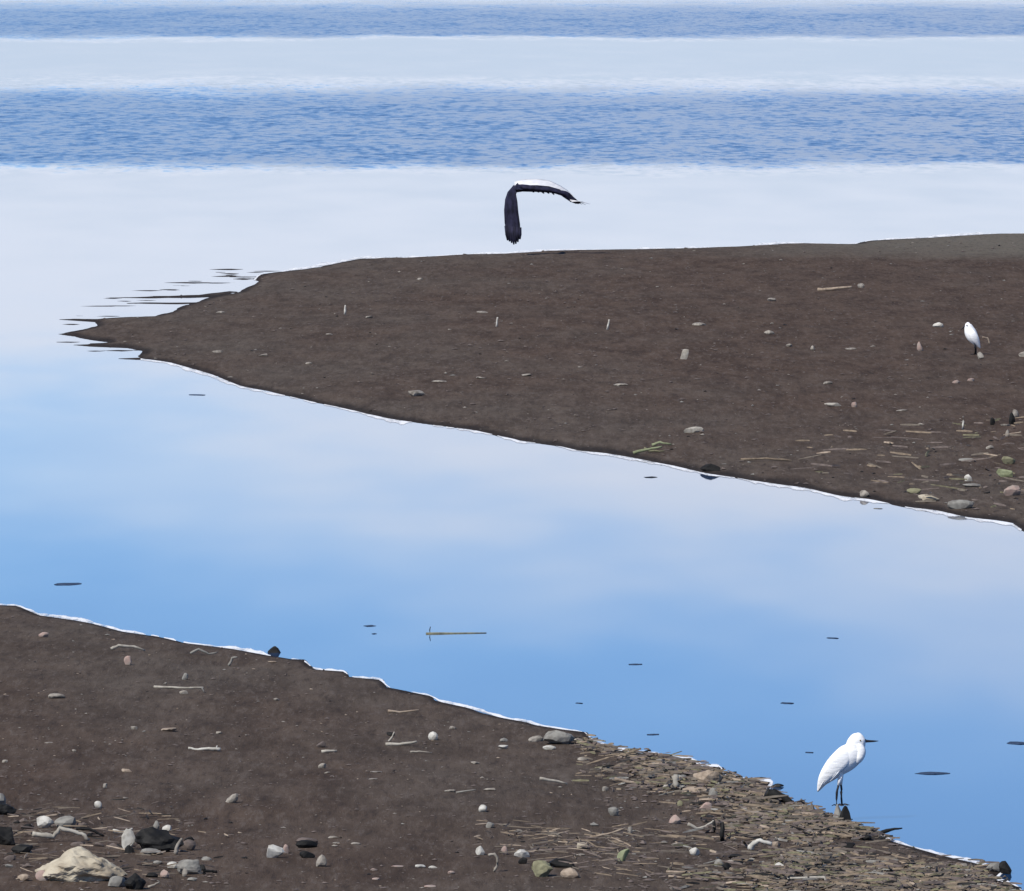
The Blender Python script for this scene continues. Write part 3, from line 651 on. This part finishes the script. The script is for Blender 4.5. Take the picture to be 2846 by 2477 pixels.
piece('chip', 2794, 2806, 1194, 1214, 'pale', 'pale upright chip below the two small black stones', 'chip')
piece('log', 1945, 2002, 1288, 1310, 'dark', 'black lump of wood at the waterline of the spit', 'log', deep=0.4)
stick('sprig', [(1760,1262),(1800,1252),(1840,1244)], 5, 'green', 'green sprig at the waterline of the spit, lower stem', 'sprig')
stick('sprig', [(1812,1240),(1834,1232),(1866,1238)], 5, 'green', 'yellow-green sprig at the waterline of the spit, upper stem', 'sprig')
stick('sprig', [(1790,1248),(1806,1256),(1846,1258)], 4, 'olive', 'olive sprig under the green sprig at the waterline', 'sprig')
piece('chip', 2520, 2560, 1356, 1372, 'olive', 'yellow-olive chip near the right shore of the spit', 'chip', deep=0.5)
piece('stone', 2550, 2612, 1373, 1394, 'cream', 'cream oval stone near the right shore of the spit', 'stone', deep=0.5, lump=0.08)
piece('stone', 2632, 2708, 1388, 1414, 'grey', 'grey flat stone at the right shore of the spit', 'stone', deep=0.5)
piece('stone', 2390, 2418, 1362, 1382, 'pale', 'pale stone at the waterline of the spit', 'stone')
piece('leaf', 2768, 2816, 1302, 1326, 'green', 'pale green leaf on the right corner of the spit', 'leaf', deep=0.4, lump=0.4)
piece('leaf', 2784, 2822, 1268, 1290, 'olive', 'olive leaf above the pale green leaf', 'leaf', deep=0.4, lump=0.4)
chips([(2664,2714,1270,1282),(2674,2726,1340,1354)], 'grey', 'grey slab on the right corner of the spit', 'stone', 'grey slabs on the spit corner', name='flat_stone', deep=0.5)
piece('chip', 2680, 2702, 1318, 1338, 'white', 'white chip between two grey slabs', 'chip')
piece('stone', 2788, 2838, 1348, 1378, 'pink', 'pinkish grey stone on the right corner of the spit', 'stone', deep=0.5)
stick('stick', [(2060,1280),(2130,1276),(2200,1282)], 4, 'reedtan', 'faint tan stick on the lower right of the spit')

# ------------------------------------------------------------------ things afloat
def float_leaf(u, v, wpx, mat, label, name='floating_leaf', deep=0.9, hpx=5.0, cat='leaf', group=None):
    x, y = plane_pt(u, v); s = pxm(v); w = wpx/s; D = 1.5*deep*w; n = 12
    V, Fc = [], []
    r = random.Random(int(u+v))
    for k in range(n):
        a = 2*math.pi*k/n; rr = 1+r.uniform(-.12, .12)
        cx, cy = math.cos(a)*w/2*rr, math.sin(a)*D/2*rr
        V += [(cx, cy, 0.0012+0.003*max(0, math.cos(a*2+u))), (cx*0.97, cy*0.97, -0.002)]
    V += [(w*0.1, 0, 0.002+hpx/s*0.22), (0, 0, -0.004)]
    for k in range(n):
        k2 = (k+1) % n
        Fc += [(2*k, 2*k2, 2*n), (2*k2, 2*k, 2*k+1, 2*k2+1), (2*k2+1, 2*k+1, 2*n+1)]
    o = mesh_obj(name, V, Fc, M[mat], loc=(x, y, 0)); o.rotation_euler.z = r.uniform(-.2, .2)
    return tag(o, label, cat, group)
float_leaf(187, 1624, 74, 'blue', 'slate blue leaf floating off the left end of the bank', hpx=7)
float_leaf(2592, 2150, 98, 'blue', 'long dark leaf floating right of the egret', hpx=7, deep=0.5)
float_leaf(2830, 2066, 62, 'blue', 'dark leaf floating at the right frame edge')
float_leaf(1765, 1847, 38, 'blue', 'small dark leaf floating in the middle of the channel')
float_leaf(2314, 1774, 32, 'blue', 'small dark leaf floating high on the right of the channel')
float_leaf(2188, 1955, 38, 'blue', 'small dark leaf floating upper left of the egret')
float_leaf(2250, 2092, 24, 'blue', 'tiny blue leaf floating just left of the egret')
float_leaf(1815, 2042, 34, 'blue', 'small leaf floating close to the bank in mid channel')
float_leaf(1028, 1740, 34, 'blue', 'small leaf floating left of the floating stick')
float_leaf(1040, 1762, 16, 'blue', 'tiny leaf floating just under the small leaf')
float_leaf(1610, 1955, 20, 'blue', 'tiny faint leaf floating near the bank in mid channel')
float_leaf(1808, 1327, 36, 'dark', 'dark blob floating close to the near shore of the spit', hpx=10, name='floating_clod', cat='clod')
float_leaf(2440, 1414, 26, 'grey', 'faint grey scrap floating close to the right shore of the spit')
float_leaf(548, 1098, 48, 'blue', 'faint slender leaf floating below the tip of the spit', hpx=3)
def float_stick(pts, rad_px, mat, label):
    vb = max(v for u, v in pts); s = pxm(vb); mu = sum(u for u, v in pts)/len(pts); x0, y0 = plane_pt(mu, vb)
    P3 = [((u-mu)/s, 0.15*(u-mu)/s, (vb-v)/s+0.001) for u, v in pts]
    return tag(mesh_obj('floating_stick', *tube(P3, [rad_px/s*q for q in np.linspace(1.1, 0.5, len(pts))], 7), M[mat], smooth_=True, loc=(x0, y0, 0)), label, 'stick')
fs = float_stick([(1184,1761),(1220,1760.5),(1260,1761),(1310,1760.8),(1352,1761)], 3.2, 'olive', 'long thin yellowish stick floating in the near channel with an upright spur')
s_ = pxm(1761)
mesh_obj('spur', *tube([((1195-1265)/s_, -0.02, 0.0), ((1194-1265)/s_, -0.02, 10/s_), ((1196-1265)/s_, -0.02, 20/s_)], [1.8/s_, 1.5/s_, 1.0/s_], 5), M['dark'], parent=fs)

# ------------------------------------------------------------------ birds
def feather_mat(name, a, b, scale=(20, 20, 60), rough=0.8):
    m, nt, p = new_mat(name); t = nt.nodes.new('ShaderNodeTexCoord')
    n = noise_at(nt, t.outputs['Object'], 1.0, 4, scale)
    nt.links.new(mixc(nt, smooth(nt, n.outputs['Fac'], .3, .7), a, b), p.inputs['Base Color'])
    p.inputs['Roughness'].default_value = rough; p.inputs['Specular IOR Level'].default_value = 0.2
    bp = nt.nodes.new('ShaderNodeBump'); bp.inputs['Strength'].default_value = 0.35; bp.inputs['Distance'].default_value = 0.01
    nt.links.new(n.outputs['Fac'], bp.inputs['Height']); nt.links.new(bp.outputs[0], p.inputs['Normal'])
    return m
PLUME = feather_mat('white_plumage', (0.90, 0.90, 0.89), (0.84, 0.84, 0.82))
BLACK = feather_mat('black_horn', (0.012, 0.012, 0.015), (0.03, 0.03, 0.035), (60, 60, 60), 0.5)
YELL = feather_mat('yellow_skin', (0.42, 0.34, 0.10), (0.35, 0.27, 0.08), (60, 60, 60), 0.6)
SLATE = feather_mat('slate_wing', (0.006, 0.006, 0.014), (0.024, 0.023, 0.050), (14, 5, 6))
PALE_LIT = feather_mat('pale_lit_feather', (0.74, 0.74, 0.74), (0.60, 0.60, 0.62), (9, 9, 30))  # pale feathers; sunlight on the right wing's upper edge is painted with them

def loft(rings, n=16, power=1.0):
    """rings: (x, z, in-plane half thickness, half depth, y offset); spine runs in the x-z plane"""
    V, Fc = [], []
    for i, (x, z, r1, r2, yo) in enumerate(rings):
        a, b_ = rings[max(i-1, 0)], rings[min(i+1, len(rings)-1)]
        t = Vector((b_[0]-a[0], 0, b_[1]-a[1])).normalized(); nn = Vector((-t.z, 0, t.x))
        for k in range(n):
            q = 2*math.pi*k/n
            V.append(Vector((x, yo, z)) + nn*math.cos(q)*r1 + Vector((0, 1, 0))*math.sin(q)*r2)
    for i in range(len(rings)-1):
        for k in range(n): Fc.append((i*n+k, (i+1)*n+k, (i+1)*n+(k+1) % n, i*n+(k+1) % n))
    Fc.append(tuple(range(n))); Fc.append(tuple((len(rings)-1)*n+k for k in range(n))[::-1])
    return V, Fc
def dense(rings, m=4):
    R = np.array(rings, float); t = np.arange(len(R)); tt = np.linspace(0, len(R)-1, (len(R)-1)*m+1)
    out = []
    for q in tt:
        i = min(int(q), len(R)-2); f = q-i
        p0, p1, p2, p3 = R[max(i-1, 0)], R[i], R[i+1], R[min(i+2, len(R)-1)]
        out.append(tuple(0.5*((2*p1)+(-p0+p2)*f+(2*p0-5*p1+4*p2-p3)*f*f+(-p0+3*p1-3*p2+p3)*f**3)))
    return [(a, b_, max(c, 1e-4), max(d, 1e-4), e) for a, b_, c, d, e in out]
def subsurf(o, lv=1):
    m = o.modifiers.new('subdivision', 'SUBSURF'); m.levels = lv; m.render_levels = lv

def leg(parent, pts, rad, foot_dir, scale):
    lg = mesh_obj('leg', *tube(pts, rad, 7), BLACK, parent=parent, smooth_=True)
    f = Vector(pts[-1]); toes = []
    V, Fc = [], []
    for a, ln in ((-0.55, 1.0), (0.0, 1.15), (0.55, 1.0), (math.pi, 0.75)):
        d = Vector((math.cos(a)*foot_dir, math.sin(a), 0))*ln*0.042*scale
        v_, f_ = tube([f, f+d*0.5+Vector((0, 0, 0.004)), f+d+Vector((0, 0, -0.003))], [0.0045, 0.004, 0.002], 5)
        k = len(V); V += v_; Fc += [tuple(i+k for i in q) for q in f_]
    mesh_obj('foot', V, Fc, BLACK, parent=lg)
    return lg

# the egret at the waterline: photo-pixel rings about its feet
BU, BV = 2334.0, 2236.0
sE = pxm(2286)
piece('stone', 2310, 2350, 2233, 2294, 'grey', 'grey stone the white egret stands on at the waterline', 'stone', deep=0.8, seed=4, lump=0.15, cuts=7, taper=0.5, yaw=0)
piece('stone', 2324, 2372, 2236, 2298, 'dark', 'black pointed stone beside the feet of the egret', 'stone', deep=0.8, seed=6, cuts=8, taper=0.6, yaw=0)
ge = ground(BU, 2283); zE = (2284-BV)/sE
egret = empty('egret', (ge.x, ge.y-0.01, ge.z+zE-0.010))
tag(egret, 'white egret standing in profile at the waterline, bill pointing right', 'egret', None)
def E(u, v, r, k=0.72, y=0.0): return ((u-BU)/sE, (BV-v)/sE, r/sE, r*k/sE, y)
body = mesh_obj('body', *loft(dense([E(2275,2193,2.5,.9), E(2281,2180,8,1.0), E(2288,2166,14,.95), E(2303,2148,22,.85), E(2322,2127,30,.78), E(2344,2109,35,.74), E(2362,2094,35,.70), E(2373,2080,30,.68), E(2378,2068,26.5,.66), E(2381,2058,24.5,.66), E(2382,2049,23,.65), E(2383,2041,18.5,.64), E(2384,2034,10,.64), E(2384,2031,2,.7)], 4), 20), PLUME, parent=egret, smooth_=True)
# folded wings lie proud of the flanks and end in the tail point
for sd in (-1, 1):
    w_ = mesh_obj('wing', *loft(dense([E(2272,2196,1.5,.5,sd*0.010), E(2280,2176,9,.5,sd*0.020), E(2290,2158,15,.4,sd*0.034), E(2305,2138,20,.34,sd*0.044), E(2322,2120,24,.3,sd*0.050), E(2340,2103,23,.28,sd*0.051), E(2353,2090,17,.28,sd*0.047), E(2362,2082,6,.3,sd*0.040)], 3), 12), PLUME, parent=egret, smooth_=True)
    for j in range(5):
        a_ = 0.10+j*0.13
        p0 = Vector(((2352-BU)/sE, 0, (BV-2096)/sE)); p1 = Vector(((2273+j*4-BU)/sE, 0, (BV-2194+j*4)/sE))
        off = Vector(((j-2)*4.2/sE*0.75, 0, -(j-2)*4.2/sE*0.6))
        pm = p0.lerp(p1, 0.5)+off; yy = sd*0.0635
        mesh_obj('feather', *tube([p0.lerp(p1, .25)+off*0.8+Vector((0, sd*0.058, 0)), pm+Vector((0, sd*0.054, 0)), p0.lerp(p1, .78)+off*0.7+Vector((0, sd*0.036, 0)), p1+Vector((0, sd*0.016, 0))], [0.004, 0.006, 0.005, 0.002], 6, 0.8), PLUME, parent=w_, smooth_=True)
# the neck folded back in an S on the breast
mesh_obj('neck', *loft(dense([E(2372,2062,12,.8,-0.012), E(2386,2070,13,.8,-0.022), E(2392,2082,13.5,.8,-0.026), E(2389,2096,13,.8,-0.026), E(2380,2107,12,.8,-0.022), E(2368,2112,8,.8,-0.014)], 4), 14), PLUME, parent=egret, smooth_=True)
bill = mesh_obj('bill', *loft(dense([E(2396,2053,6,.7), E(2404,2054.5,4.6,.7), E(2414,2055,3.4,.7), E(2428,2055,2.5,.7), E(2441,2054.5,0.7,.8)], 3), 10), BLACK, parent=egret, smooth_=True)
mesh_obj('lore', *loft(dense([E(2393,2052.5,4,.6,0), E(2398,2053,6.3,.8,0), E(2405,2054.2,5.0,.8,0)], 3), 10), BLACK, parent=bill, smooth_=True)
for sd in (-1, 1):
    V, Fc = ico(2)
    ey = mesh_obj('eye', V*0.0062+np.array([(2390-BU)/sE, sd*0.0300, (BV-2052)/sE]), Fc, YELL, parent=egret, smooth_=True)
    mesh_obj('pupil', V*0.0036+np.array([(2390.3-BU)/sE, sd*0.0340, (BV-2052)/sE]), Fc, BLACK, parent=ey, smooth_=True)
mesh_obj('crest', *tube([((2366-BU)/sE, 0, (BV-2042)/sE), ((2358-BU)/sE, 0, (BV-2052)/sE), ((2350-BU)/sE, 0.004, (BV-2066)/sE)], [0.009, 0.008, 0.002], 6), PLUME, parent=egret, smooth_=True)
for sd, ux, kx in ((-1, -10, -7), (1, 8, 6)):
    th = mesh_obj('thigh', *tube([((2336-BU)/sE, sd*0.018, (BV-2146)/sE), ((2335+kx*.3-BU)/sE, sd*0.020, (BV-2164)/sE), ((2334+kx*.6-BU)/sE, sd*0.020, (BV-2178)/sE)], [0.020, 0.014, 0.0075], 8), PLUME, parent=egret, smooth_=True)
    leg(egret, [((2334+kx*.5-BU)/sE, sd*0.020, (BV-2174)/sE), ((2333+kx-BU)/sE, sd*0.021, (BV-2192)/sE), ((2332+kx-BU)/sE, sd*0.022, (BV-2198)/sE), ((2332+kx*1.1-BU)/sE, sd*0.022, (BV-2215)/sE), ((2333+kx*1.2-BU)/sE, sd*0.022, 0.006)], [0.0075, 0.007, 0.0085, 0.0065, 0.006], 1, 1.0)

# the hunched egret out on the spit, facing left
B2U, B2V = 2712.0, 986.0; sH = pxm(B2V); gh = ground(B2U, B2V)
hun = empty('egret', gh); hun.scale = (0.92, 0.92, 0.92)
tag(hun, 'small white egret hunched on the mud spit at the right, head drawn in', 'egret')
def H(u, v, r, k=0.75, y=0.0): return ((u-B2U)/sH, (B2V-v)/sH, r/sH, r*k/sH, y)
mesh_obj('body', *loft(dense([H(2722,964,1.5,.9), H(2717,956,6,.9), H(2710,946,12,.85), H(2702,933,17,.8), H(2696,920,17.5,.78), H(2692,909,14.5,.75), H(2690,901,11.5,.75), H(2689,895,8,.72), H(2690,890,2,.7)], 4), 16), PLUME, parent=hun, smooth_=True)
for sd in (-1, 1):
    w_ = mesh_obj('wing', *loft(dense([H(2725,967,1,.6,sd*0.02), H(2716,950,8,.4,sd*0.05), H(2708,936,12,.35,sd*0.070), H(2701,922,11,.35,sd*0.072), H(2697,911,4,.4,sd*0.058)], 3), 12), PLUME, parent=hun, smooth_=True)
hb = mesh_obj('bill', *loft(dense([H(2683,900,3.2,.8), H(2676,905,2.4,.8), H(2668,912,0.6,.8)], 3), 8), BLACK, parent=hun, smooth_=True)
for sd in (-1, 1):
    V, Fc = ico(1)
    mesh_obj('eye', V*0.010+np.array([(2685-B2U)/sH, sd*0.040, (B2V-899)/sH]), Fc, BLACK, parent=hun, smooth_=True)
for sd in (-1, 1):
    leg(hun, [((2708-B2U)/sH, sd*0.03, (B2V-948)/sH), ((2711+sd-B2U)/sH, sd*0.03, (B2V-966)/sH), ((2711+2*sd-B2U)/sH, sd*0.03, 0.006)], [0.016, 0.014, 0.012], -1, 1.4)
piece('stone', 2716, 2734, 978, 998, 'bone', 'white pointed pebble just in front of the hunched egret', 'pebble', floor=998, seed=9)
stick('twig', [(2730,940),(2744,942),(2752,960)], 3, 'tan', 'curved tan twig right of the hunched egret', 'twig', base=992)

# the bird in flight beyond the spit: one wing hanging straight down, the other arched out to the right
FD = 152.4; FU, FV = 1440.0, 522.0
sF = F_PX/FD
d_ = ray(FU, FV); tt_ = FD/d_.y; fpos = Vector((d_.x*tt_, FD, CAM_H+d_.z*tt_))
fly = empty('flying_bird', fpos)
tag(fly, 'dark bird flying low past the far edge of the spit, wings arched downward', 'bird')
def Fp(u, v, y=0.0): return Vector(((u-FU)/sF, y, (FV-v)/sF))
def Fr(u, v, r, dep, y=0.0): return ((u-FU)/sF, (FV-v)/sF, r/sF, dep, y)
# body points away from the camera, slim, head and bill ahead
R = []
def axis_loft(pts, n=12):
    V, Fc = [], []
    for (x, y, z, rx, rz) in pts:
        for k in range(n):
            q = 2*math.pi*k/n; V.append((x+math.cos(q)*rx, y, z+math.sin(q)*rz))
    for i in range(len(pts)-1):
        for k in range(n): Fc.append((i*n+k, i*n+(k+1) % n, (i+1)*n+(k+1) % n, (i+1)*n+k))
    Fc.append(tuple(range(n))[::-1]); Fc.append(tuple((len(pts)-1)*n+k for k in range(n)))
    return V, Fc
mesh_obj('body', *axis_loft([(0,-.42,-.01,.01,.008),(0,-.30,-.005,.045,.02),(0,-.18,0,.060,.045),(0,0,0,.068,.060),(0,.16,0.005,.055,.052),(0,.28,.012,.034,.034),(0,.40,.016,.026,.028),(0,.48,.018,.034,.036),(0,.55,.018,.024,.026),(0,.59,.016,.010,.010)]), SLATE, parent=fly, smooth_=True)
mesh_obj('bill', *axis_loft([(0,.57,.016,.011,.011),(0,.66,.014,.007,.007),(0,.74,.012,.002,.002)], 8), BLACK, parent=fly, smooth_=True)
mesh_obj('tail', *axis_loft([(0,-.30,-.004,.03,.012),(0,-.42,-.008,.07,.008),(0,-.54,-.012,.085,.004)], 10), SLATE, parent=fly, smooth_=True)
def wing(rows, under, sunlit):
    """rows: (front-edge pixel, back-edge pixel, front depth, back depth, thickness)"""
    V, Fc = [], []; n = 8
    for (a, b_, ya, yb, th) in rows:
        A, B = Fp(*a, ya), Fp(*b_, yb)
        ax = (B-A)
        for k in range(n):
            t = k/(n-1); c = A+ax*t
            V.append((c, th*math.sin(math.pi*min(1, t*1.0+0.05))**0.6))
    return V, n
def wing_mesh(name, rows, mat_top, mat_bot, parent):
    n = 8; m = len(rows); C = []; T = []
    for (a, b_, ya, yb, th) in rows:
        A, B = Fp(*a, ya), Fp(*b_, yb)
        for k in range(n):
            t = k/(n-1); C.append(A.lerp(B, t)); T.append(th*(0.25+0.75*math.sin(math.pi*(0.1+0.85*t))))
    V, Fc, mi = [], [], []
    for i in range(m):
        for k in range(n):
            c = C[i*n+k]; du = C[min(i+1, m-1)*n+k]-C[max(i-1, 0)*n+k]; dv = C[i*n+min(k+1, n-1)]-C[i*n+max(k-1, 0)]
            nn = du.cross(dv).normalized(); V.append(c+nn*T[i*n+k]*0.5)
    for i in range(m):
        for k in range(n):
            c = C[i*n+k]; du = C[min(i+1, m-1)*n+k]-C[max(i-1, 0)*n+k]; dv = C[i*n+min(k+1, n-1)]-C[i*n+max(k-1, 0)]
            nn = du.cross(dv).normalized(); V.append(c-nn*T[i*n+k]*0.5)
    o_ = m*n
    for i in range(m-1):
        for k in range(n-1):
            q = (i*n+k, (i+1)*n+k, (i+1)*n+k+1, i*n+k+1); Fc.append(q); mi.append(0 if k < 4 else 1)
            Fc.append(tuple(o_+x for x in q[::-1])); mi.append(0 if k < 4 else 1)
        for k in (0, n-1):
            q = (i*n+k, (i+1)*n+k, o_+(i+1)*n+k, o_+i*n+k); Fc.append(q if k else q[::-1]); mi.append(1)
    for i in (0, m-1):
        for k in range(n-1):
            q = (i*n+k, i*n+k+1, o_+i*n+k+1, o_+i*n+k); Fc.append(q); mi.append(1)
    o = mesh_obj(name, V, Fc, mat_top, parent=parent, smooth_=True); o.data.materials.append(mat_bot)
    o.data.polygons.foreach_set('material_index', mi)
    return o
lw = wing_mesh('wing', [((1442,510),(1440,520),.12,-.12,.06), ((1428,518),(1436,530),.14,-.14,.06), ((1412,536),(1433,540),.14,-.14,.05), ((1405,556),(1437,560),.12,-.14,.045), ((1402,585),(1440,590),.10,-.12,.04), ((1403,620),(1445,624),.08,-.10,.03), ((1407,645),(1446,650),.05,-.08,.022)], SLATE, SLATE, fly)
for j in range(7):
    t = j/6; top_ = Fp(1406+t*39, 628+t*4, .06-.14*t); tip = Fp(1411+t*34, [669,672,676,680,678,673,665][j], .05-.12*t)
    mesh_obj('primary_feather', *tube([top_, top_.lerp(tip, .6), tip], [0.026, 0.028, 0.013], 6, 1.0), SLATE, parent=lw, smooth_=True)
rw = wing_mesh('wing', [((1430,507),(1432,534),.16,-.10,.05), ((1452,502),(1452,531),.18,-.12,.05), ((1492,500),(1494,532),.20,-.13,.05), ((1526,504),(1526,534),.20,-.13,.045), ((1556,518),(1554,538),.18,-.12,.04), ((1576,530),(1570,550),.14,-.10,.03), ((1594,546),(1588,562),.10,-.08,.02)], PALE_LIT, SLATE, fly)
mesh_obj('underwing', *[x for x in loft(dense([Fr(1434,524,9,.10,-.06), Fr(1452,521,9,.13,-.07), Fr(1494,525,7.5,.14,-.07), Fr(1526,528,6.5,.13,-.07), Fr(1556,535,7,.11,-.07), Fr(1574,541,9,.08,-.06), Fr(1590,554,8,.06,-.05), Fr(1604,562,5,.04,-.04), Fr(1614,564,1.5,.02,-.04)], 3), 12)], SLATE, parent=rw, smooth_=True)
for j in range(6):
    a_ = Fp(1568+j*4, 540+j*4, -.02-.02*j); tip = Fp([1600,1608,1618,1628,1640,1622][j], [567,568,569,569,567,561][j], -.02-.02*j)
    mesh_obj('primary_feather', *tube([a_, a_.lerp(tip, .55)+Vector((0, 0, .01)), tip], [0.020, 0.015, 0.004], 6, 0.5), SLATE if j < 4 else PALE_LIT, parent=rw, smooth_=True)
for j in range(7):
    a_ = Fp(1462+j*14, 527+j*0.8, -.10); tip = Fp(1470+j*14, 531+j*1.7+(j % 2)*1.5, -.13)
    mesh_obj('secondary_feather', *tube([a_, a_.lerp(tip, .6), tip], [0.030, 0.026, 0.012], 6, 0.5), SLATE, parent=rw, smooth_=True)
